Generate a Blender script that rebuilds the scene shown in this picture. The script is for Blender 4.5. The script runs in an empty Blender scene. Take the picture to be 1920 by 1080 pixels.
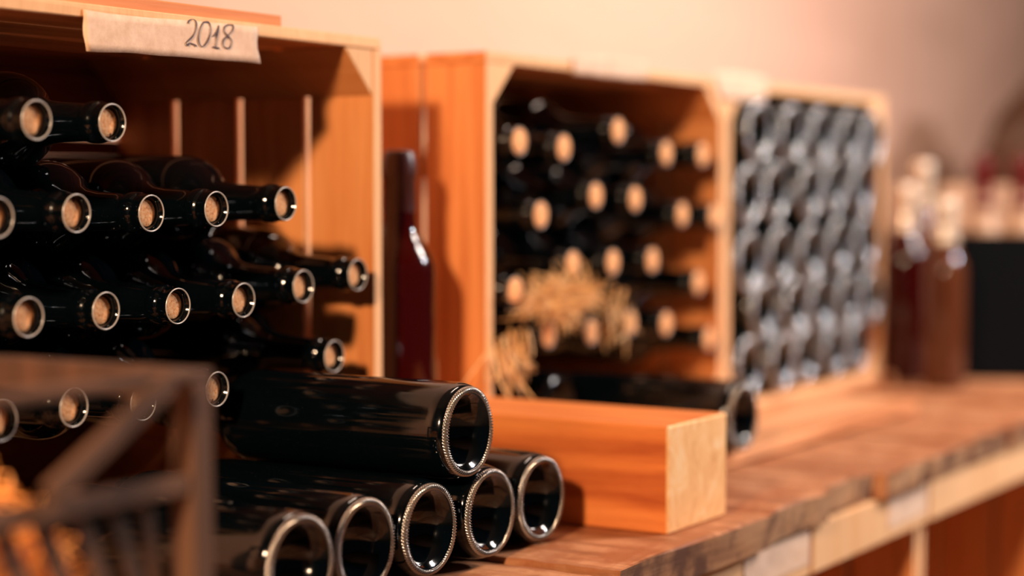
import bpy, bmesh, math, random
from mathutils import Vector, Matrix

# ------------------------------------------------------------------ camera, world, lights, exposure
SC = bpy.context.scene
COL = SC.collection
AZ, PITCH, FPX = math.radians(31.56), math.radians(3.03), 3500.0
cd = bpy.data.cameras.new('camera'); cam = bpy.data.objects.new('camera', cd); COL.objects.link(cam)
fwd = Vector((math.cos(AZ)*math.cos(PITCH), math.sin(AZ)*math.cos(PITCH), -math.sin(PITCH)))
cam.location = (0, 0, 0)
cam.rotation_euler = fwd.to_track_quat('-Z', 'Y').to_euler()
cd.sensor_width = 36; cd.lens = FPX/1920*36
cd.clip_start = .05; cd.clip_end = 60
cd.dof.use_dof = True; cd.dof.focus_distance = 1.37; cd.dof.aperture_fstop = 2.0
SC.camera = cam

w = bpy.data.worlds.new('world'); SC.world = w; w.use_nodes = True
w.node_tree.nodes['Background'].inputs[0].default_value = (.62, .72, 1.0, 1)
w.node_tree.nodes['Background'].inputs[1].default_value = .025

def area(name, loc, target, size, power, color, size_y=None):
    l = bpy.data.lights.new(name, 'AREA'); l.energy = power; l.color = color
    l.shape = 'RECTANGLE'; l.size = size; l.size_y = size_y or size
    o = bpy.data.objects.new(name, l); COL.objects.link(o); o.location = loc
    o.rotation_euler = (Vector(target)-Vector(loc)).to_track_quat('-Z', 'Y').to_euler()
    return o
area('key_light', (-.95, .26, .76), (1.35, .95, -.04), .15, 74, (1, .66, .41))
area('fill_light', (2.75, -.4, 1.2), (2.1, 1.0, 0), .42, 44, (1, .85, .76))
area('white_lamp', (3.1, -.9, .95), (2.2, 1.0, -.05), .10, 34, (.95, .93, 1))
area('wall_light', (2.3, .9, 2.1), (2.2, 1.42, .4), 1.2, 15, (1, .75, .60), .12)

SC.view_settings.view_transform = 'Standard'
SC.view_settings.look = 'None'
SC.view_settings.gamma = 1
SC.view_settings.use_curve_mapping = False
SC.view_settings.exposure = 0.0

RND = random.Random(7)
_R = Vector((math.sin(AZ), -math.cos(AZ), 0)); _U = _R.cross(fwd)
def at(x, y, Y):
    """world point on the vertical plane at depth Y that shows at photo position x, y"""
    d = fwd + (x-960)/FPX*_R - (y-540)/FPX*_U
    return d*(Y/d.y)

# ------------------------------------------------------------------ materials
def lin(r, g, b):
    f = lambda c: (c/255/12.92) if c/255 <= .04045 else ((c/255+.055)/1.055)**2.4
    return (f(r), f(g), f(b), 1)
class NT:
    def __init__(s, name):
        s.m = bpy.data.materials.new(name); s.m.use_nodes = True
        s.t = s.m.node_tree; s.b = s.t.nodes['Principled BSDF']
    def n(s, kind, **kw):
        nd = s.t.nodes.new(kind)
        for k, v in kw.items():
            if hasattr(nd, k): setattr(nd, k, v)
            else: nd.inputs[k.replace('_', ' ')].default_value = v
        return nd
    def l(s, a, b): s.t.links.new(a, b)
    def ramp(s, fac, stops):
        r = s.n('ShaderNodeValToRGB'); e = r.color_ramp.elements
        while len(e) < len(stops): e.new(.5)
        for el, (p, c) in zip(e, stops): el.position = p; el.color = c
        s.l(fac, r.inputs[0]); return r.outputs[0]
    def coords(s, scale=(1, 1, 1), kind='Object'):
        tc = s.n('ShaderNodeTexCoord'); mp = s.n('ShaderNodeMapping'); mp.inputs['Scale'].default_value = scale
        s.l(tc.outputs[kind], mp.inputs[0]); return mp.outputs[0]
    def noise(s, vec, scale, detail=4, rough=.55, dist=0):
        n = s.n('ShaderNodeTexNoise'); n.inputs['Scale'].default_value = scale; n.inputs['Detail'].default_value = detail
        n.inputs['Roughness'].default_value = rough; n.inputs['Distortion'].default_value = dist
        s.l(vec, n.inputs['Vector']); return n.outputs[0]
    def mix(s, fac, a, b, mode='MIX'):
        m = s.n('ShaderNodeMix', data_type='RGBA', blend_type=mode)
        if isinstance(fac, float): m.inputs[0].default_value = fac
        else: s.l(fac, m.inputs[0])
        for v, k in ((a, 6), (b, 7)):
            if isinstance(v, tuple): m.inputs[k].default_value = v
            else: s.l(v, m.inputs[k])
        return m.outputs[2]
    def bump(s, h, strength, dist):
        b = s.n('ShaderNodeBump'); b.inputs['Strength'].default_value = strength; b.inputs['Distance'].default_value = dist
        s.l(h, b.inputs['Height']); s.l(b.outputs[0], s.b.inputs['Normal'])
    def set(s, **kw):
        for k, v in kw.items(): s.b.inputs[k.replace('_', ' ')].default_value = v

def wood(name, axis, light, mid, dark, rough=.6, rings=60, bump=.25, stain=None):
    t = NT(name)
    sc = [1, 1, 1]; sc[axis] = .07
    v = t.coords(tuple(sc))
    big = t.noise(v, 14, 3, .5, .6)
    fine = t.noise(v, 190, 5, .7)
    wv = t.n('ShaderNodeMath', operation='MULTIPLY'); t.l(big, wv.inputs[0]); wv.inputs[1].default_value = rings
    sn = t.n('ShaderNodeMath', operation='SINE'); t.l(wv.outputs[0], sn.inputs[0])
    ma = t.n('ShaderNodeMapRange'); ma.inputs[1].default_value = -1; ma.inputs[2].default_value = 1; t.l(sn.outputs[0], ma.inputs[0])
    c1 = t.ramp(ma.outputs[0], [(0, light), (.6, mid), (1, dark)])
    c2 = t.ramp(fine, [(.3, dark), (.55, mid), (.8, light)])
    c = t.mix(.4, c1, c2)
    # tone of the single board
    oi = t.n('ShaderNodeObjectInfo')
    tone = t.n('ShaderNodeMapRange'); tone.inputs[3].default_value = .9; tone.inputs[4].default_value = 1.07
    t.l(oi.outputs['Random'], tone.inputs[0])
    hs = t.n('ShaderNodeHueSaturation'); t.l(tone.outputs[0], hs.inputs['Value']); t.l(c, hs.inputs['Color'])
    c = hs.outputs[0]
    if stain:
        sv = t.coords(); sm = t.ramp(t.noise(sv, 22, 4, .65), [(.45, (0, 0, 0, 1)), (.62, (1, 1, 1, 1))])
        c = t.mix(sm, c, stain)
    t.l(c, t.b.inputs['Base Color']); t.set(Roughness=rough, Specular_IOR_Level=.3)
    t.bump(fine, bump, .001)
    return t.m
PINE = dict(light=lin(232, 156, 94), mid=lin(222, 142, 80), dark=lin(200, 118, 62))
M = {}
for i, ax in enumerate('xyz'):
    M['pine_'+ax] = wood('pine wood grain along '+ax, i, rings=34, **PINE)
M['raw'] = wood('pale sawn pine edge', 2, lin(248, 200, 150), lin(238, 182, 128), lin(212, 148, 96), .75, rings=8, bump=.6)
M['plank'] = wood('old plank wood', 1, lin(212, 154, 112), lin(190, 130, 90), lin(136, 82, 50), .5, rings=30, bump=.5, stain=lin(158, 96, 60))
M['plank_end'] = wood('weathered plank end', 0, lin(206, 160, 118), lin(170, 120, 82), lin(96, 62, 42), .8, rings=20, bump=.8, stain=lin(96, 62, 44))
M['board'] = wood('pale pine board', 0, lin(240, 176, 126), lin(226, 156, 106), lin(190, 120, 76), .5, rings=30)
t = NT('sawn end grain'); v = t.coords((1, 1, .6))
c = t.ramp(t.noise(v, 34, 6, .7, 1.5), [(.3, lin(226, 160, 98)), (.5, lin(250, 192, 126)), (.68, lin(255, 222, 174))])
t.l(c, t.b.inputs['Base Color']); t.set(Roughness=.75); t.bump(t.noise(v, 160, 6, .7), .6, .0012); M['endgrain'] = t.m
M['beam'] = wood('red pine beam', 1, lin(232, 142, 74), lin(218, 124, 60), lin(172, 80, 34), .5, rings=34, bump=.15)
M['shade_toned'] = wood('dark aged crate wood', 0, lin(134, 76, 42), lin(116, 62, 34), lin(84, 42, 24), .7, rings=30)  # back boards coloured darker to deepen the shade inside the crates
M['grey'] = wood('old grey brown wood', 2, lin(108, 76, 56), lin(90, 62, 46), lin(58, 40, 30), .7, rings=20)

def glass(name, col, dust=.25, rough=.06):
    t = NT(name)
    v = t.coords()
    d = t.ramp(t.noise(v, 900, 2, .5), [(.70, (0, 0, 0, 1)), (.76, (1, 1, 1, 1))])
    sm = t.ramp(t.noise(v, 30, 3, .6), [(.4, (0, 0, 0, 1)), (.75, (1, 1, 1, 1))])
    c = t.mix(d, col, lin(70, 62, 52)); c2 = t.mix(float(dust), col, c)
    t.l(c2, t.b.inputs['Base Color'])
    r = t.n('ShaderNodeMapRange'); r.inputs[3].default_value = rough; r.inputs[4].default_value = rough+.10
    t.l(sm, r.inputs[0]); t.l(r.outputs[0], t.b.inputs['Roughness'])
    t.set(IOR=1.5, Specular_IOR_Level=.5)
    return t.m
M['glass'] = glass('black bottle glass', (.0008, .0022, .0032, 1))
M['glass_far'] = glass('dark green bottle glass', (.006, .009, .009, 1), 0, rough=.15)
M['glass_red'] = glass('bottle glass with red wine', (.03, .0015, .0012, 1), .1)
M['glass_brown'] = glass('brown bottle glass', (.10, .03, .012, 1), .1)
M['glass_clear'] = glass('pale bottle glass', lin(196, 160, 132), .1, .1)
t = NT('moulded glass knurls'); t.set(Base_Color=(.30, .28, .26, 1), Roughness=.2, Specular_IOR_Level=.9, Metallic=.75); M['knurl'] = t.m
t = NT('glass ring with painted sheen'); t.set(Base_Color=(.38, .375, .37, 1), Roughness=.27, Metallic=.8); M['far_ring'] = t.m  # pale colour imitates a broad light reflected on the dark glass bases
t = NT('glass lip with painted highlight'); t.set(Base_Color=(.42, .38, .34, 1), Roughness=.3, Specular_IOR_Level=1.0); M['lip'] = t.m  # lighter base colour paints a thin reflected highlight round the mouth

t = NT('cork'); v = t.coords()
c = t.ramp(t.noise(v, 420, 5, .7), [(.3, lin(165, 90, 46)), (.43, lin(250, 168, 100)), (.7, lin(255, 210, 156))])
h = t.ramp(t.noise(v, 260, 1, .4), [(.27, (0, 0, 0, 1)), (.31, (1, 1, 1, 1))])
t.l(t.mix(h, lin(80, 36, 20), c), t.b.inputs['Base Color']); t.set(Roughness=.8); t.bump(t.noise(v, 420, 5, .7), .5, .0006); M['cork'] = t.m
t = NT('cream paper tape'); v = t.coords()
c = t.ramp(t.noise(v, 60, 6, .7), [(.3, lin(214, 176, 146)), (.6, lin(236, 202, 174)), (.8, lin(246, 216, 190))])
t.l(c, t.b.inputs['Base Color']); t.set(Roughness=.85); t.bump(t.noise(v, 500, 4), .3, .0005); M['tape'] = t.m
t = NT('grey ink'); t.set(Base_Color=lin(84, 66, 70), Roughness=.7); M['ink'] = t.m
t = NT('straw'); oi = t.coords(); c = t.ramp(t.noise(oi, 60, 3), [(.3, lin(216, 160, 100)), (.7, lin(248, 210, 152))])
t.l(c, t.b.inputs['Base Color']); t.set(Roughness=.6); M['straw'] = t.m
t = NT('orange straw'); oi = t.coords(); c = t.ramp(t.noise(oi, 60, 3), [(.3, lin(240, 144, 60)), (.7, lin(255, 190, 104))])
t.l(c, t.b.inputs['Base Color']); t.set(Roughness=.6); M['straw_orange'] = t.m
t = NT('pink beige plaster'); v = t.coords((.3, 1, 1))
c = t.ramp(t.noise(v, 1.6, 5, .6, .4), [(.3, lin(206, 162, 136)), (.5, lin(228, 182, 156)), (.7, lin(238, 194, 168))])
t.l(c, t.b.inputs['Base Color']); t.set(Roughness=.9); t.bump(t.noise(v, 30, 6, .6), .3, .004); M['plaster'] = t.m
t = NT('concrete floor'); v = t.coords()
c = t.ramp(t.noise(v, 6, 5), [(.3, lin(80, 66, 56)), (.7, lin(120, 100, 86))]); t.l(c, t.b.inputs['Base Color']); t.set(Roughness=.85); M['floor'] = t.m
def plain(k, col, rough=.5, metal=0): 
    t = NT(k); v = t.coords(); a = tuple(x*.8 for x in col[:3])+(1,)
    t.l(t.ramp(t.noise(v, 80, 3), [(.3, a), (.7, col)]), t.b.inputs['Base Color']); t.set(Roughness=rough, Metallic=metal); M[k] = t.m
plain('red capsule', lin(104, 16, 20), .3); plain('cream foil', lin(255, 238, 216), .22, .35); plain('gold foil', lin(190, 130, 60), .35, .5)
plain('black card', (.0012, .002, .003, 1), .9); M['black card'].node_tree.nodes['Principled BSDF'].inputs['Specular IOR Level'].default_value = .12; plain('tan card', lin(206, 164, 132), .8); plain('blue paper', lin(96, 110, 124), .7)
plain('dark capsule', lin(58, 22, 18), .35); plain('label paper', lin(240, 180, 130), .8); plain('dark sacking', lin(84, 56, 38), .95)

# ------------------------------------------------------------------ object helpers
def link(name, me, mats, parent=None, loc=None, rot=None):
    for m in (mats if isinstance(mats, (list, tuple)) else [mats]):
        if len(me.materials) < (len(mats) if isinstance(mats, (list, tuple)) else 1): me.materials.append(M[m] if isinstance(m, str) else m)
    o = bpy.data.objects.new(name, me); COL.objects.link(o)
    if parent: o.parent = parent
    if loc is not None: o.location = loc
    if rot is not None: o.rotation_euler = rot
    return o
def tag(o, label, cat, group=None, kind=None):
    o['label'] = label; o['category'] = cat
    if group: o['group'] = group
    if kind: o['kind'] = kind
    return o
def thing(name, label, cat, loc=(0, 0, 0), rot=(0, 0, 0), group=None):
    o = bpy.data.objects.new(name, None); o.empty_display_size = .02; COL.objects.link(o)
    o.location = loc; o.rotation_euler = rot
    return tag(o, label, cat, group)
def smooth(me):
    for p in me.polygons: p.use_smooth = True
def lathe(name, prof, seg=64, closed=True):
    """prof: (radius, height) pairs turned about Z"""
    vs, fs, rings = [], [], []
    for r, z in prof:
        if r < 1e-6: rings.append([len(vs)]); vs.append((0, 0, z))
        else:
            rings.append(list(range(len(vs), len(vs)+seg)))
            vs += [(r*math.cos(2*math.pi*k/seg), r*math.sin(2*math.pi*k/seg), z) for k in range(seg)]
    for a, b in zip(rings, rings[1:]):
        for k in range(seg):
            k2 = (k+1) % seg
            if len(a) == 1 and len(b) == 1: continue
            if len(a) == 1: fs.append((a[0], b[k2], b[k]))
            elif len(b) == 1: fs.append((a[k], a[k2], b[0]))
            else: fs.append((a[k], a[k2], b[k2], b[k]))
    me = bpy.data.meshes.new(name); me.from_pydata(vs, [], fs); me.validate()
    bm = bmesh.new(); bm.from_mesh(me); bmesh.ops.recalc_face_normals(bm, faces=bm.faces); bm.to_mesh(me); bm.free()
    smooth(me); return me
def box_mesh(name, x0, x1, y0, y1, z0, z1, bev=.0012, pale=None, jit=0):
    """bevelled box; faces whose normal points along 'pale' (index, sign) take material slot 1"""
    bm = bmesh.new(); bmesh.ops.create_cube(bm, size=1)
    for v in bm.verts:
        v.co = Vector(((x0+x1)/2+v.co.x*(x1-x0)+RND.uniform(-jit, jit), (y0+y1)/2+v.co.y*(y1-y0)+RND.uniform(-jit, jit), (z0+z1)/2+v.co.z*(z1-z0)))
    if bev: bmesh.ops.bevel(bm, geom=bm.edges[:]+bm.verts[:], offset=bev, segments=1, affect='EDGES')
    if pale:
        for f in bm.faces:
            for ax, sg in pale:
                if f.normal[ax]*sg > .6: f.material_index = 1
    me = bpy.data.meshes.new(name); bm.to_mesh(me); bm.free(); return me
def prism_mesh(name, pts, y0, y1, pale=True):
    """polygon in xz extruded along y"""
    n = len(pts); vs = [(x, y0, z) for x, z in pts]+[(x, y1, z) for x, z in pts]
    fs = [tuple(range(n)), tuple(reversed(range(n, 2*n)))]+[(i, i+n, (i+1) % n+n, (i+1) % n) for i in range(n)]
    me = bpy.data.meshes.new(name); me.from_pydata(vs, [], fs)
    bm = bmesh.new(); bm.from_mesh(me); bmesh.ops.recalc_face_normals(bm, faces=bm.faces)
    bmesh.ops.bevel(bm, geom=bm.edges[:], offset=.0008, segments=1, affect='EDGES')
    if pale:
        for f in bm.faces:
            if f.normal.y < -.6: f.material_index = 1
    bm.to_mesh(me); bm.free(); return me
def bar_mesh(name, p, q, wx, wz, side=Vector((0, 1, 0))):
    """square-sawn bar from p to q"""
    p, q = Vector(p), Vector(q); d = (q-p).normalized(); s = side.normalized(); u = d.cross(s).normalized(); s = u.cross(d)
    vs = [tuple(b+s*a*wx/2+u*c*wz/2) for b in (p, q) for a, c in ((-1, -1), (1, -1), (1, 1), (-1, 1))]
    fs = [(0, 3, 2, 1), (4, 5, 6, 7), (0, 1, 5, 4), (1, 2, 6, 5), (2, 3, 7, 6), (3, 0, 4, 7)]
    me = bpy.data.meshes.new(name); me.from_pydata(vs, [], fs)
    bm = bmesh.new(); bm.from_mesh(me); bmesh.ops.recalc_face_normals(bm, faces=bm.faces)
    bmesh.ops.bevel(bm, geom=bm.edges[:], offset=.001, segments=1, affect='EDGES'); bm.to_mesh(me); bm.free(); return me
def copy_tree(o, label=None, parent=None):
    c = o.copy(); COL.objects.link(c)
    if parent: c.parent = parent
    if label: c['label'] = label
    for ch in o.children: copy_tree(ch, None, c)
    return c

# ------------------------------------------------------------------ setting
def struct(name, me, m):
    o = link(name, me, m); o['kind'] = 'structure'; return o
struct('wall_back', box_mesh('wall_back', -2.5, 7.0, 1.42, 1.52, -.72, 2.2, 0), 'plaster')
struct('wall_right', box_mesh('wall_right', 6.9, 7.0, -2.6, 1.42, -.72, 2.2, 0), 'floor')
struct('floor', box_mesh('floor', -2.6, 7.0, -2.6, 1.52, -.82, -.72, 0), 'floor')
struct('ceiling', box_mesh('ceiling', -2.6, 7.0, -2.6, 1.52, 2.2, 2.3, 0), 'floor')

# ------------------------------------------------------------------ plank table top
TT = -.283
def plank_mesh(x0, x1, y0, y1, z0, z1, seed):
    r = random.Random(seed); ny, nx = 44, 5; vs = []; fs = []
    ew = [r.uniform(-.0025, .0025) for _ in range(nx+1)]
    a = 0; b = 0; L = []; 
    for j in range(ny+1):
        a = .7*a+r.uniform(-.0012, .0012); b = .7*b+r.uniform(-.0012, .0012); L.append((a, b))
    for lev, z in ((0, z0), (1, z1)):
        for j in range(ny+1):
            for i in range(nx+1):
                x = x0+(x1-x0)*i/nx; y = y0+(y1-y0)*(j/ny)**1.6
                if i == 0: x += .0015+L[j][0]
                if i == nx: x -= .0015+L[j][1]
                if j == 0: y += ew[i]+(r.uniform(-.001, .001) if lev else .002)
                zz = z-(.0016 if lev and (i in (0, nx) or j == 0) else 0)+(r.uniform(-.0004, .0004) if lev else 0)
                vs.append((x, y, zz))
    W = nx+1; N = W*(ny+1); mi = []
    for j in range(ny):
        for i in range(nx):
            q = j*W+i
            fs.append((N+q, N+q+1, N+q+W+1, N+q+W)); mi.append(0)
            fs.append((q, q+W, q+W+1, q+1)); mi.append(0)
    for i in range(nx):
        fs.append((i, i+1, N+i+1, N+i)); mi.append(1)
        q = ny*W+i; fs.append((q+1, q, N+q, N+q+1)); mi.append(1)
    for j in range(ny):
        q = j*W; fs.append((q+W, q, N+q, N+q+W)); mi.append(0)
        q = j*W+nx; fs.append((q, q+W, N+q+W, N+q)); mi.append(0)
    me = bpy.data.meshes.new('plank'); me.from_pydata(vs, [], fs)
    me.polygons.foreach_set('material_index', mi); return me
table = thing('plank_bench_top', 'rough brown plank bench top that all the upper crates stand on', 'bench', (1.9, .655, TT-.030))
sx = 1.217-.1435*12; k = 0
while sx < 5.2:
    front = {1.217: .0}.get(0, 0)+RND.uniform(-.004, .006)
    top = TT-RND.choice([0, .0012, .0024, .0036])
    if abs(sx-(1.217-.1435)) < .01: front = .012; top = TT-.0045
    if abs(sx-1.217) < .01 or abs(sx-1.3605) < .01: front = -.001; top = TT
    wd = .2842 if abs(sx-1.217) < .01 else .1405
    if abs(sx-1.504) < .01: front = .004; top = TT+.0
    if abs(sx-1.6475) < .01: front = .016; top = TT-.002
    me = plank_mesh(sx, sx+wd, .655+front, 1.36, TT-.030, top, k)
    o = link('plank', me, ['plank', 'plank_end'], table); o.matrix_parent_inverse = table.matrix_world.inverted()
    o.location = -Vector(table.location)
    o.matrix_parent_inverse = Matrix()
    sx += wd+.003; k += 1

ob = link('long_board', box_mesh('long_board', 1.484, 2.30, .802, 1.24, TT+.0002, TT+.0132, .001), 'board')
tag(ob, 'pale flat board lying on the bench under the middle and far crates', 'board')
ob = link('long_board', box_mesh('long_board', 2.304, 2.62, .95, 1.24, TT+.0002, TT+.0132, .001), 'board')
tag(ob, 'short pale board on the bench under the right half of the far crate', 'board')
ob = link('wooden_beam', box_mesh('wooden_beam', 1.3565, 1.4694, .684, .936, TT+.0003, -.1935, .0015, pale=[(1, -1)]), ['beam', 'endgrain'])
tag(ob, 'short square sawn timber block lying beside the stacked bottles', 'timber block')

# ------------------------------------------------------------------ crates
CW, CD = .531, .300
def make_crate(label, x0, y0, z0, H, W=CW, D=CD, group='upright wooden crates on the bench', yaw=0, ns=4, mats=('pine_x', 'pine_y', 'pine_z')):
    root = thing('wooden_crate', label, 'crate', (x0+W/2, y0, z0), (0, 0, yaw), group)
    T = .012; mx, my, mz = mats; g = .007; sw = (D-g*(ns-1))/ns; tt = .010
    for k in range(ns):
        a = k*(sw+g); b = a+sw
        for s in (-1, 1):
            xa, xb = (-W/2, -W/2+T) if s < 0 else (W/2-T, W/2)
            link('slat', box_mesh('slat', xa, xb, a, b, tt+.0005, H-tt-.0005, .0008, pale=[(1, -1)]), [mz, 'raw'], root)
        link('slat', box_mesh('slat', -W/2, W/2, a, b, H-tt, H, .0008, pale=[(1, -1)], jit=.0006), [mx, 'raw'], root)
        link('slat', box_mesh('slat', -W/2, W/2, a, b, 0, tt, .0008, pale=[(1, -1)], jit=.0006), [mx, 'raw'], root)
    L = .040
    for sx_ in (-1, 1):
        for sz in (0, 1):
            X = sx_*(W/2-T-.0003); Z = H-tt-.0003 if sz else tt+.0003; dz = -L if sz else L
            link('corner_post', prism_mesh('corner_post', [(X, Z), (X-sx_*L, Z), (X, Z+dz)], .001, D-.001), [my, 'raw'], root)
    nb = 5; bh = (H-.012*(nb-1))/nb
    for k in range(nb):
        z = k*(bh+.012)
        link('back_board', box_mesh('back_board', -W/2, W/2, D+.0003, D+.0093, z, z+bh, .0008), ['shade_toned'], root)
    return root
c1 = make_crate('nearest wooden crate, with the 2018 paper strip on its top edge', .799, .95, TT+.001, .413)
c2 = make_crate('middle wooden crate of loosely stacked corked bottles and straw', 1.5, .95, TT+.0135, .400)
c3 = make_crate('far wooden crate filled with bottles lying base outward', 2.0345, .95, TT+.0135, .400)
ob = link('loose_board', box_mesh('loose_board', .80, 1.2, .956, 1.06, .1305, .1405, .001, pale=[(1, -1)]), ['pine_x', 'pine_x'])
tag(ob, 'thin brown board lying flat on top of the 2018 crate', 'board')

# paper strip on the first crate
def strip_mesh(name, top, bot, Yf, nx=26, nz=5, amp=.0003, th=.0004, seed=1):
    r = random.Random(seed)
    def interp(pl, t):
        x = pl[0][0]+(pl[-1][0]-pl[0][0])*t
        for (xa, ya), (xb, yb) in zip(pl, pl[1:]):
            if x <= xb+1e-6: return x, ya+(yb-ya)*(x-xa)/(xb-xa)
        return pl[-1]
    vs, fs = [], []
    for lay in (0, 1):
        for i in range(nx+1):
            t = i/nx; tp = interp(top, t); bt = interp(bot, t)
            for j in range(nz+1):
                s = j/nz; px = tp[0]+(bt[0]-tp[0])*s; py = tp[1]+(bt[1]-tp[1])*s
                if i in (0, nx): px += math.sin(s*7+seed)*2.0
                if j == nz: py += math.sin(t*19)*.6
                p = at(px, py, Yf-amp*math.sin(s*3)*math.sin(t*5+1)-amp-lay*th)
                vs.append(tuple(p))
    W = nz+1; N = W*(nx+1)
    for i in range(nx):
        for j in range(nz):
            q = i*W+j; fs.append((q, q+1, q+W+1, q+W)); fs.append((N+q, N+q+W, N+q+W+1, N+q+1))
    for i in range(nx):
        q = i*W; fs.append((q, q+W, N+q+W, N+q)); q += nz; fs.append((q+W, q, N+q, N+q+W))
    for j in range(nz):
        q = j; fs.append((q+1, q, N+q, N+q+1)); q = nx*W+j; fs.append((q, q+1, N+q+1, N+q))
    me = bpy.data.meshes.new(name); me.from_pydata(vs, [], fs); smooth(me); return me
def child_world(o, root):
    o.parent = root; o.location = (0, 0, 0)
    o.matrix_parent_inverse = Matrix.Translation(root.location).inverted(); return o
s1 = link('paper_strip', strip_mesh('paper_strip', [(154, 17), (200, 25), (280, 33), (350, 38), (440, 46), (481, 50)], [(160, 96), (250, 100), (350, 108), (440, 115), (487, 119)], .9495), 'tape')
child_world(s1, c1); s1['label'] = 'cream paper strip with handwritten 2018'
def ribbon(name, lines, Yf, wd=.00055):
    vs, fs = [], []
    for ln in lines:
        P = [at(140+x/5.333, 10+y/5.333, Yf) for x, y in ln]
        # Catmull-Rom
        Q = []
        for i in range(len(P)-1):
            p0, p1, p2, p3 = P[max(i-1, 0)], P[i], P[i+1], P[min(i+2, len(P)-1)]
            for t in (0, .2, .4, .6, .8):
                Q.append(.5*((2*p1)+(p2-p0)*t+(2*p0-5*p1+4*p2-p3)*t*t+(3*p1-p0-3*p2+p3)*t**3))
        Q.append(P[-1]); b = len(vs)
        for i, p in enumerate(Q):
            d = (Q[min(i+1, len(Q)-1)]-Q[max(i-1, 0)]).normalized(); s = Vector((d.z, 0, -d.x)).normalized()*wd*(.8+.3*math.sin(i*.5))/1
            vs += [tuple(p+s), tuple(p-s), tuple(p+s+Vector((0, .0003, 0))), tuple(p-s+Vector((0, .0003, 0)))]
        for i in range(len(Q)-1):
            a = b+i*4; fs += [(a, a+1, a+5, a+4), (a+2, a+6, a+7, a+3), (a, a+4, a+6, a+2), (a+1, a+3, a+7, a+5)]
    me = bpy.data.meshes.new(name); me.from_pydata(vs, [], fs); return me
digits = [[(1135, 180), (1150, 150), (1190, 142), (1216, 168), (1216, 230), (1190, 300), (1142, 350), (1118, 378), (1132, 400), (1158, 378), (1190, 388), (1222, 408)],
          [(1290, 168), (1345, 172), (1362, 250), (1340, 340), (1290, 410), (1252, 390), (1240, 320), (1258, 230), (1290, 168)],
          [(1388, 312), (1425, 262), (1443, 200), (1436, 260), (1422, 330), (1412, 420)], [(1385, 415), (1450, 430)],
          [(1540, 192), (1502, 215), (1497, 260), (1530, 300), (1570, 350), (1560, 410), (1535, 430), (1490, 405), (1490, 350), (1530, 305), (1580, 250), (1585, 200), (1540, 192)]]
t2018 = link('handwritten_year', ribbon('handwritten_year', digits, .9482), 'ink', s1)
s2 = link('paper_strip', strip_mesh('paper_strip', [(1072, 104), (1150, 106), (1213, 116)], [(1074, 138), (1150, 146), (1211, 151)], .9495, seed=3), 'tape'); child_world(s2, c2)
s3 = link('paper_strip', strip_mesh('paper_strip', [(1334, 134), (1380, 136), (1436, 146)], [(1350, 186), (1390, 190), (1438, 190)], .9495, seed=5), 'tape'); child_world(s3, c3)

# ------------------------------------------------------------------ bottles
def bottle_prof(R=.0368, L=.30, body=.195, punt=.026, inner_end=True, fine=True):
    s = R/.0368
    p = [(0, punt), (.006, punt-.0008), (.012*s, punt*.86), (.0175*s, punt*.62), (.0215*s, punt*.36), (.0240*s, punt*.14), (.0258*s, .0028), (.0275*s, .0008), (.0295*s, .0), (.0318*s, .0006),
         (.0338*s, .0024), (.0352*s, .0055), (.0362*s, .010), (R, .016), (R, body)]
    for r, dz in ((.992, .004), (.965, .009), (.91, .0145), (.82, .020), (.70, .025), (.575, .030), (.485, .036), (.43, .044), (.40, .056)):
        p.append((R*r if r > .41 else .0146, body+dz))
    p += [(.0138, L-.030), (.0136, L-.0215), (.0140, L-.0205), (.0150, L-.0195), (.0152, L-.0175), (.0152, L-.0125), (.0148, L-.0110), (.0138, L-.0100), (.0136, L-.0085), (.0138, L-.004), (.0138, L-.0016), (.0134, L-.0005)]
    return p
def lip_prof(L): return [(.0135, L-.0008), (.01335, L-.0002), (.0130, L), (.0126, L-.0002), (.01235, L-.0007)]
def bore_prof(L): return [(.0124, L-.0006), (.0118, L-.0018), (.0110, L-.003), (.0104, L-.005), (.0101, L-.0145)]
def knurl_mesh(R, n=88):
    s = R/.0368 if R < .039 else 1.04; seg = n*6; vs, fs = [], []
    prof = [(.0290, .0004), (.0298, -.0001), (.0308, -.0003), (.0319, .0001), (.0329, .0012), (.0336, .0028)]
    if R > .039: prof = [(.0285, .0008), (.0300, -.0002), (.0318, -.0006), (.0336, .0000), (.0352, .0018), (.0364, .0048)]
    for i in range(seg):
        a = 2*math.pi*i/seg; m = (.5+.5*math.cos(2*math.pi*i/6))**1.4
        for j, (r, z) in enumerate(prof):
            e = (.0013 if R < .039 else .0006)*m if 0 < j < 5 else 0; e_ = (.0013 if 0 < j < 5 else .0)*m
            # outward lean of the bump
            nx_, nz_ = (r-.0308)*260, -1; ln = math.hypot(nx_, nz_)
            aa = a+.02*j
            rr = r*s+e*nx_/ln; zz = z-.0003+e*nz_/ln
            vs.append((rr*math.cos(aa), rr*math.sin(aa), zz))
    P = len(prof)
    for i in range(seg):
        i2 = (i+1) % seg
        for j in range(P-1): fs.append((i*P+j, i*P+j+1, i2*P+j+1, i2*P+j))
    me = bpy.data.meshes.new('knurled_ring'); me.from_pydata(vs, [], fs)
    bm = bmesh.new(); bm.from_mesh(me); bmesh.ops.recalc_face_normals(bm, faces=bm.faces)
    bm.to_mesh(me); bm.free(); smooth(me); return me
def cork_mesh(r, z0, z1): return lathe('cork', [(0, z0), (r, z0), (r, z1-.0006), (r-.0007, z1), (r*.5, z1+.0002), (0, z1)], 32)

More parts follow.
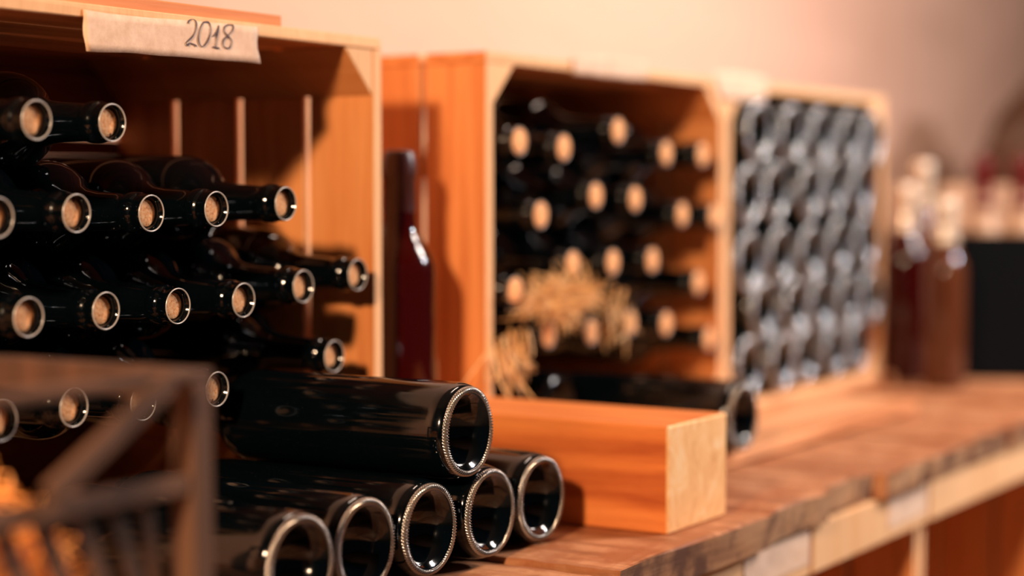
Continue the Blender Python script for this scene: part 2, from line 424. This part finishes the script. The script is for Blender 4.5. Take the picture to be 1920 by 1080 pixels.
def make_bottle(label, kind, group):
    root = thing('wine_bottle', label, 'bottle', group=group)
    if kind == 'far': R, L = .0405, .295
    else: R, L = .0368, .300
    g = 'glass_far' if kind == 'far' else 'glass'
    link('glass_body', lathe('glass_body', bottle_prof(R, L, .195 if kind != 'far' else .18), 72), g, root)
    if kind != 'far':
        link('mouth_rim', lathe('mouth_rim', lip_prof(L), 64), 'lip', root)
        link('cork', cork_mesh(.0100, L-.035, L-.0056) if kind != 'flush' else cork_mesh(.0117, L-.035, L+.0004), 'cork', root)
        link('bore', lathe('bore', bore_prof(L), 64), 'glass', root)
    if kind == 'base': link('knurled_ring', knurl_mesh(R), 'knurl', root)
    if kind == 'far': link('knurled_ring', knurl_mesh(R, 60), 'far_ring', root)
    return root
ORD = ['first', 'second', 'third', 'fourth', 'fifth', 'sixth']
protos = {}
def put_bottle(kind, label, group, base, axis, spin=None):
    if kind not in protos: b = protos[kind] = make_bottle(label, kind, group)
    else: b = copy_tree(protos[kind], label)
    b['group'] = group; b.location = base
    q = Vector(axis).normalized().to_track_quat('Z', 'Y')
    b.rotation_euler = (q.to_matrix() @ Matrix.Rotation(RND.uniform(0, 6.28) if spin is None else spin, 3, 'Z')).to_euler()
    return b
def relax(P, lo, hi, floor, sep=.0742):
    """keep bottle bodies apart and inside the crate; P holds [x, z] of the hidden ends"""
    for _ in range(200):
        for a in range(len(P)):
            for b in range(a):
                dx, dz = P[a][0]-P[b][0], P[a][1]-P[b][1]; d = math.hypot(dx, dz)
                if d < sep:
                    k = (sep-d)/2/max(d, 1e-6)
                    P[a][0] += dx*k; P[a][1] += dz*k; P[b][0] -= dx*k; P[b][1] -= dz*k
        for p in P: p[0] = min(max(p[0], lo), hi); p[1] = max(p[1], floor)
    return P
def fill_crate(rows, rn, kind, tail, group, ymouth, lo, hi, floor, drop):
    items = []
    for ri, row in enumerate(rows):
        for ci, (px, py) in enumerate(row):
            lab = '%s bottle from left, %s, %s' % (ORD[ci], rn[ri], tail)
            items.append((at(px, py, ymouth(px)), lab))
    P = relax([[p.x+RND.uniform(-.001, .001), p.z+drop] for p, _ in items], lo, hi, floor)
    for (p, lab), (bx_, bz_) in zip(items, P):
        m = p; dy = math.sqrt(max(.3**2-(bx_-m.x)**2-(bz_-m.z)**2, .01))
        base = Vector((bx_, m.y+dy, bz_))
        put_bottle(kind, lab, group, base, m-base)
G1 = 'corked bottles in the 2018 crate'
rows1 = [[(70, 225), (212, 230)], [(-2, 408), (145, 400), (285, 400), (407, 392), (537, 382)],
         [(55, 595), (200, 583), (335, 574), (458, 563), (570, 537), (672, 515)], [(5, 790), (140, 765), (270, 755), (408, 730), (628, 668)]]
fill_crate(rows1, ['top row', 'second row', 'third row', 'fourth row'], 'neck', 'black with sunken cork, 2018 crate', G1,
           lambda px: .938 if px in (628, 672) else .937 if px > 560 else .919 if px < 80 else .925, .8485, 1.2805, TT+.05, .006)
G2 = 'corked bottles in the middle crate'
rows2 = [[(975, 265), (1058, 277), (1160, 245), (1250, 287), (1318, 290)], [(1015, 403), (1118, 367), (1192, 373), (1280, 402), (1340, 405)],
         [(1075, 495), (1150, 492), (1224, 488), (1310, 530)], [(967, 545), (1030, 628), (1110, 622), (1183, 605), (1250, 607), (1330, 635)]]
fill_crate(rows2, ['top row', 'second row', 'third row', 'lowest visible row'], 'flush', 'pale blurred cork, middle crate', G2, lambda px: .938, 1.5495, 1.981, TT+.062, .003)
put_bottle('flush', 'dark bottle lying base outward on the middle crate floor behind the timber block', 'bottles on the floor of the middle crate', (1.640, .948, TT+.0135+.010+.0375), (0, 1, 0))
# crate three: bases outward
G3 = 'bottles lying base outward in the far crate'
rows3 = [(.0695, [2.112, 2.214, 2.310, 2.412, 2.500]), (-.0095, [2.091, 2.181, 2.277, 2.372, 2.462]), (-.086, [2.091, 2.187, 2.290, 2.392, 2.490]),
         (-.151, [2.139, 2.230, 2.321, 2.416, 2.503]), (-.2165, [2.103, 2.190, 2.282, 2.375, 2.468])]
rn3 = ['top row', 'second row from the top', 'middle row', 'second row from the bottom', 'bottom row']
pts3 = relax([[x, z] for z, xs in rows3 for x in xs], 2.0885, 2.5115, TT+.0135+.0515, .0812)
for k, (x, z) in enumerate(pts3):
    put_bottle('far', 'grey bottle base, %s from left, %s, far crate' % (ORD[k % 5], rn3[k//5]), G3, (x, .944+RND.uniform(-.004, .004), min(z, .078)), (RND.uniform(-.004, .004), 1, RND.uniform(-.002, .004)))
# front bottles lying base outward on the bench
GF = 'bottles lying base outward in front of the 2018 crate'
front = [(.9690, 'leftmost of the lower bottles lying base outward, beside the grey lattice crate'), (1.0460, 'second from the left of the five lower bottles lying base outward on the bench'),
         (1.1225, 'middle one of the five lower bottles lying base outward on the bench'), (1.2060, 'fourth lower bottle lying base outward, touching the one stacked on top'),
         (1.2830, 'rightmost lower bottle lying base outward, next to the timber block')]
for x, lab in front:
    put_bottle('base', lab, GF, (x*.988, .751+RND.uniform(-.003, .003), TT+.0375), (RND.uniform(-.012, .012)+.02, 1, .0))
put_bottle('base', 'bottle stacked on top of the lower row with its ridged base outward', GF, (1.1570, .748, -.1795), (-.01, 1, -.004))
put_bottle('base', 'bottle lying half out of the middle crate behind the timber block', GF, (1.7317, .787, TT+.052), (.01, 1, .0))

# slim bottle standing between the crates
t = thing('red_wine_bottle', 'slim red wine bottle standing upright between the first and middle crates', 'bottle', (1.402, .982, TT+.0005))
sp = [(0, .012), (.018, .008), (.028, 0), (.0320, .002), (.0334, .008), (.0334, .205), (.0326, .214), (.029, .224), (.023, .234), (.0175, .243), (.0156, .255), (.0148, .295), (.0146, .300)]
link('glass_body', lathe('glass_body', sp, 64), 'glass_red', t)
link('capsule', lathe('capsule', [(.0157, .262), (.0153, .292), (.0162, .2935), (.0164, .2975), (.0164, .306), (.0150, .312), (.0140, .3165), (.012, .318), (0, .318)], 48), 'dark capsule', t)
vs, fs = [], []
for i in range(25):
    a = math.radians(-62+i*(232/24)); 
    for z in (.035, .125): vs.append((.0340*math.cos(a), .0340*math.sin(a), z))
    for z in (.035, .125): vs.append((.0345*math.cos(a), .0345*math.sin(a), z))
for i in range(24):
    b = i*4; fs += [(b, b+4, b+5, b+1), (b+2, b+3, b+7, b+6), (b+1, b+5, b+7, b+3), (b, b+2, b+6, b+4)]
fs += [(0, 1, 3, 2), (96, 98, 99, 97)]
me = bpy.data.meshes.new('paper_label'); me.from_pydata(vs, [], fs); link('paper_label', me, 'label paper', t)

# ------------------------------------------------------------------ straw
def straw_mesh(name, fn, n, seed, rad=.0009, L=(.03, .09), flat=.5, curl=2.5, start=None):
    r = random.Random(seed); vs, fs = [], []
    for _ in range(n):
        p, d = fn(r); d = d.normalized(); ln = r.uniform(*L); st = 9; ax = Vector([r.gauss(0, 1) for _ in range(3)]).normalized()
        cu = r.uniform(-curl, curl); b = len(vs)
        for i in range(st+1):
            s = ax.cross(d).normalized()*rad*(1-.5*(i/st)**3); u = d.cross(s).normalized()*rad*flat
            vs += [tuple(p+s), tuple(p+u), tuple(p-s), tuple(p-u)]
            p = p+d*ln/st; d = (Matrix.Rotation(cu/st, 3, ax) @ d).normalized()
        for i in range(st):
            a = b+i*4
            for k in range(4): fs.append((a+k, a+(k+1) % 4, a+4+(k+1) % 4, a+4+k))
    me = bpy.data.meshes.new(name); me.from_pydata(vs, [], fs); return me
def blob(c, rx, ry, rz):
    def f(r):
        while True:
            q = Vector([r.uniform(-1, 1) for _ in range(3)])
            if q.length < 1: break
        return Vector((c.x+q.x*rx, c.y+q.y*ry, c.z+q.z*rz)), Vector((r.gauss(0, 1), r.gauss(0, .6), r.gauss(0, .5)))
    return f
ob = link('straw_wisp', straw_mesh('straw_wisp', blob(at(1050, 562, .928), .066, .016, .016), 620, 3, rad=.0008, L=(.012, .04)), 'straw')
tag(ob, 'tangle of pale straw packed over bottle necks in the middle crate', 'straw', kind='stuff')
def fall(c, rx, rz):
    def f(r): return Vector((c.x+r.uniform(-rx, rx), c.y+r.uniform(-.01, .015), c.z+r.uniform(-rz, rz))), Vector((r.gauss(0, .35), r.gauss(0, .2), -1))
    return f
ob = link('straw_wisp', straw_mesh('straw_wisp', fall(at(962, 640, .932), .03, .012), 34, 5, rad=.0014, L=(.03, .055), curl=1.6), 'straw')
tag(ob, 'straw hanging down inside the left front corner of the middle crate', 'straw', kind='stuff')
ob = link('straw_wisp', straw_mesh('straw_wisp', fall(at(1165, 565, .925), .035, .02), 16, 8, rad=.0014, L=(.03, .06), curl=3.2), 'straw')
tag(ob, 'loose curled straw hanging over necks at the centre of the middle crate', 'straw', kind='stuff')
ob = link('straw_wisp', straw_mesh('straw_wisp', lambda r: (Vector((r.uniform(1.78, 1.95), r.uniform(.80, .90), TT+.015)), Vector((r.gauss(0, 1), r.gauss(0, 1), .02))), 10, 9, rad=.0009, L=(.03, .06), curl=.6), 'straw')
tag(ob, 'few loose straws lying on the pale board before the far crate', 'straw', kind='stuff')

# ------------------------------------------------------------------ standing bottles and box beyond the far crate
def camp(dF, dR, z): return Vector((.852*dF+.523*dR, .523*dF-.852*dR, z))
def tall_bottle(label, glass_m, cap, base, L=.31, R=.036, tilt=(0, 0, 0), lab=None):
    t = thing('standing_bottle', label, 'bottle', base, tilt, 'standing bottles beyond the far crate')
    pr = [(0, .02), (.02, .01), (.028, 0), (R-.003, .002), (R, .01), (R, L*.60), (R*.97, L*.64), (R*.85, L*.68), (R*.62, L*.73), (.017, L*.78), (.0145, L*.84), (.0138, L-.004)]
    link('glass_body', lathe('glass_body', pr, 48), glass_m, t)
    link('capsule', lathe('capsule', [(.0185, L*.765), (.0152, L*.82), (.0146, L*.86), (.0146, L-.022), (.0158, L-.02), (.0158, L-.004), (.014, L), (0, L)], 40), cap, t)
    if lab:
        a = [(R+.0006, .05), (R+.0006, .13), (R+.0001, .131), (R+.0001, .049), (R+.0006, .05)]
        link('paper_label', lathe('paper_label', a, 48), lab, t)
    return t
tall_bottle('dark red bottle with cream foil standing right beside the far crate', 'glass_red', 'cream foil', camp(2.757, .580, TT), .29)
tall_bottle('brown bottle with cream foil neck standing behind the dark carton edge', 'glass_brown', 'cream foil', camp(2.86, .628, TT), .325)
tall_bottle('bottle with gold foil standing behind the dark red one', 'glass_brown', 'gold foil', camp(2.90, .545, TT), .345)
tall_bottle('short brown bottle standing at the left edge of the dark carton', 'glass_brown', 'cream foil', camp(2.665, .618, TT), .270, .030)
bx = thing('bottle_carton', 'black open carton with a tan flap at the far right of the bench', 'carton', camp(2.84, .86, TT+.0005), (0, 0, AZ-math.pi/2))
W_, D_, H_ = .38, .16, .216
link('carton_panel', box_mesh('carton_panel', -W_/2, W_/2, -.06, -.056, 0, H_, .001), 'black card', bx)
link('carton_panel', box_mesh('carton_panel', -W_/2, W_/2, .10, .104, 0, H_, .001), 'black card', bx)
link('carton_panel', box_mesh('carton_panel', -W_/2, -W_/2+.004, -.0555, .0995, 0, H_, .001), 'black card', bx)
link('carton_panel', box_mesh('carton_panel', W_/2-.004, W_/2, -.0555, .0995, 0, H_, .001), 'black card', bx)
link('carton_floor', box_mesh('carton_floor', -W_/2+.0045, W_/2-.0045, -.0555, .0995, .0005, .0045, .001), 'black card', bx)
fl = link('raised_flap', box_mesh('raised_flap', -W_/2+.002, W_/2, .094, .098, H_-.01, H_+.074, .001), 'tan card', bx); fl['label'] = 'tan raised rear flap'
cl = ['leftmost bottle with red capsule leaning in the dark carton', 'second bottle with red capsule from the left in the dark carton', 'third bottle with red capsule from the left in the dark carton', 'rightmost bottle with red capsule in the dark carton']
for i, lb in enumerate(cl):
    tall_bottle(lb, 'glass_clear', 'red capsule', camp(2.835, .712+.060*i, TT+.006), .325, .0285, (0, 0, 0))['group'] = 'red capped bottles in the dark carton'
# dark sack behind the carton
sk = bmesh.new(); bmesh.ops.create_icosphere(sk, subdivisions=4, radius=1)
for v in sk.verts:
    n = v.co.normalized(); k_ = 1+.10*math.sin(5*n.x+2*n.z)+.05*math.sin(11*n.y+7*n.z)+.04*math.sin(17*n.x-9*n.y)
    v.co = Vector((n.x*.42*k_, n.y*.22*k_, max(n.z*.30*k_, -.24)+.24))
    if v.co.z > .5: v.co.x *= .9
me = bpy.data.meshes.new('sack'); sk.to_mesh(me); sk.free(); smooth(me)
ob = link('sack', me, 'dark sacking'); ob.location = (3.92, 1.0, TT+.001)
tag(ob, 'dark brown lumpy sack standing behind the carton at the right edge', 'sack')

# ------------------------------------------------------------------ grey lattice crate in the foreground
FY = .655
fr = thing('lattice_crate', 'small grey wooden lattice crate with diagonal brace, out of focus in front', 'crate', (.59, FY, TT+.001))
def fpart(name, me, m='grey', lab=None):
    o = link(name, me, m); child_world(o, fr)
    if lab: o['label'] = lab
    return o
XR, XL, YB, ZT = .762, .42, .90, -.0955
pw = .0165
Z0 = TT+.001
for x in (XL, XR-pw):
    for y in (FY, YB-pw):
        fpart('corner_post', box_mesh('corner_post', x, x+pw, y, y+pw, Z0, ZT-.006, .001))
e = .0004
fpart('top_rail', box_mesh('top_rail', XL, XR, FY, FY+.014, ZT-.0056, ZT, .001))
fpart('top_rail', box_mesh('top_rail', XL, XR, YB-.014, YB, ZT-.0056, ZT, .001))
fpart('top_rail', box_mesh('top_rail', XL, XL+.014, FY+.0144, YB-.0144, ZT-.012, ZT, .001))
fpart('top_rail', box_mesh('top_rail', XR-.014, XR, FY+.0144, YB-.0144, ZT-.017, ZT, .001))
zm = at(350, 892, FY).z
fpart('middle_rail', box_mesh('middle_rail', XL+pw+e, XR-pw-e, FY+.002, FY+.010, zm-.011, zm, .001))
fpart('middle_rail', box_mesh('middle_rail', XL+.002, XL+.010, FY+pw+e, YB-pw-e, zm-.011, zm, .001))
fpart('middle_rail', box_mesh('middle_rail', XL+pw+e, XR-pw-e, YB-.010, YB-.002, zm-.011, zm, .001))
p, q = at(322, 712, FY-.003), at(92, 930, FY-.003)
fpart('diagonal_brace', bar_mesh('diagonal_brace', p, q, .006, .0125))
zb = TT+.012
for k in range(12):
    xt = XL+.02+k*.0255
    fpart('lattice_slat', bar_mesh('lattice_slat', (xt, FY+.0135, zm-.002), (xt+.055 if xt+.055 < XR-.02 else XR-.02, FY+.0135, zb+.0), .004, .0105))
fpart('bottom_rail', box_mesh('bottom_rail', XL+pw+e, XR-pw-e, FY+.002, FY+.012, Z0, zb+.004, .001))
fpart('bottom_rail', box_mesh('bottom_rail', XL+pw+e, XR-pw-e, YB-.012, YB-.002, Z0, zb+.004, .001))
fpart('bottom_board', box_mesh('bottom_board', XL+pw+.002, XR-pw-.002, FY+.018, YB-.018, Z0, Z0+.006, .001))
c = at(30, 900, .76)
def heap(r):
    u = r.uniform(-1, 1); v = r.uniform(-1, 1); h = max(0, 1-u*u-v*v)
    return Vector((.655+u*.087, .775+v*.095, Z0+.010+h**.28*(c.z-Z0+.002)*r.random()**.3)), Vector((r.gauss(0, 1), r.gauss(0, 1), r.gauss(0, .25)))
ob = link('straw_heap', straw_mesh('straw_heap', heap, 1500, 11, rad=.0011, L=(.015, .035)), 'straw_orange')
tag(ob, 'bright straw heap inside the grey lattice crate', 'straw', kind='stuff')

# ------------------------------------------------------------------ lower crates that carry the bench top
LZ = TT-.0305; LH = .412
def low(label, x0, x1, yf=.676, tape=None):
    r = make_crate(label, x0, yf, LZ-LH, LH, W=x1-x0, D=.31, group='crates under the bench top')
    link('front_rail', box_mesh('front_rail', -(x1-x0)/2+.001, (x1-x0)/2-.001, -.0105, -.0004, LH-.046, LH-.001, .001), ['raw'], r)
    if tape:
        yf -= .0105; xa, xb, z = tape; me = box_mesh('paper_strip', xa, xb, yf-.0012, yf-.0004, z-.032, z, 0)
        child_world(link('paper_strip', me, 'tape'), r)
    return r
low('crate under the bench below the front bottles', .55, 1.08)
low('crate under the bench below the timber block', 1.085, 1.615, tape=(1.465, 1.61, LZ-.002))
low('narrow crate under the bench below the middle crate', 1.62, 1.945, tape=(1.82, 1.935, LZ-.002))
low('crate under the bench below the far crate', 1.95, 2.48)
low('crate under the right end of the bench', 2.485, 3.015)
low('crate under the bench at the far right end, beyond the dark carton', 3.02, 3.55)
low('crate under the bench at the far left end', .015, .545)
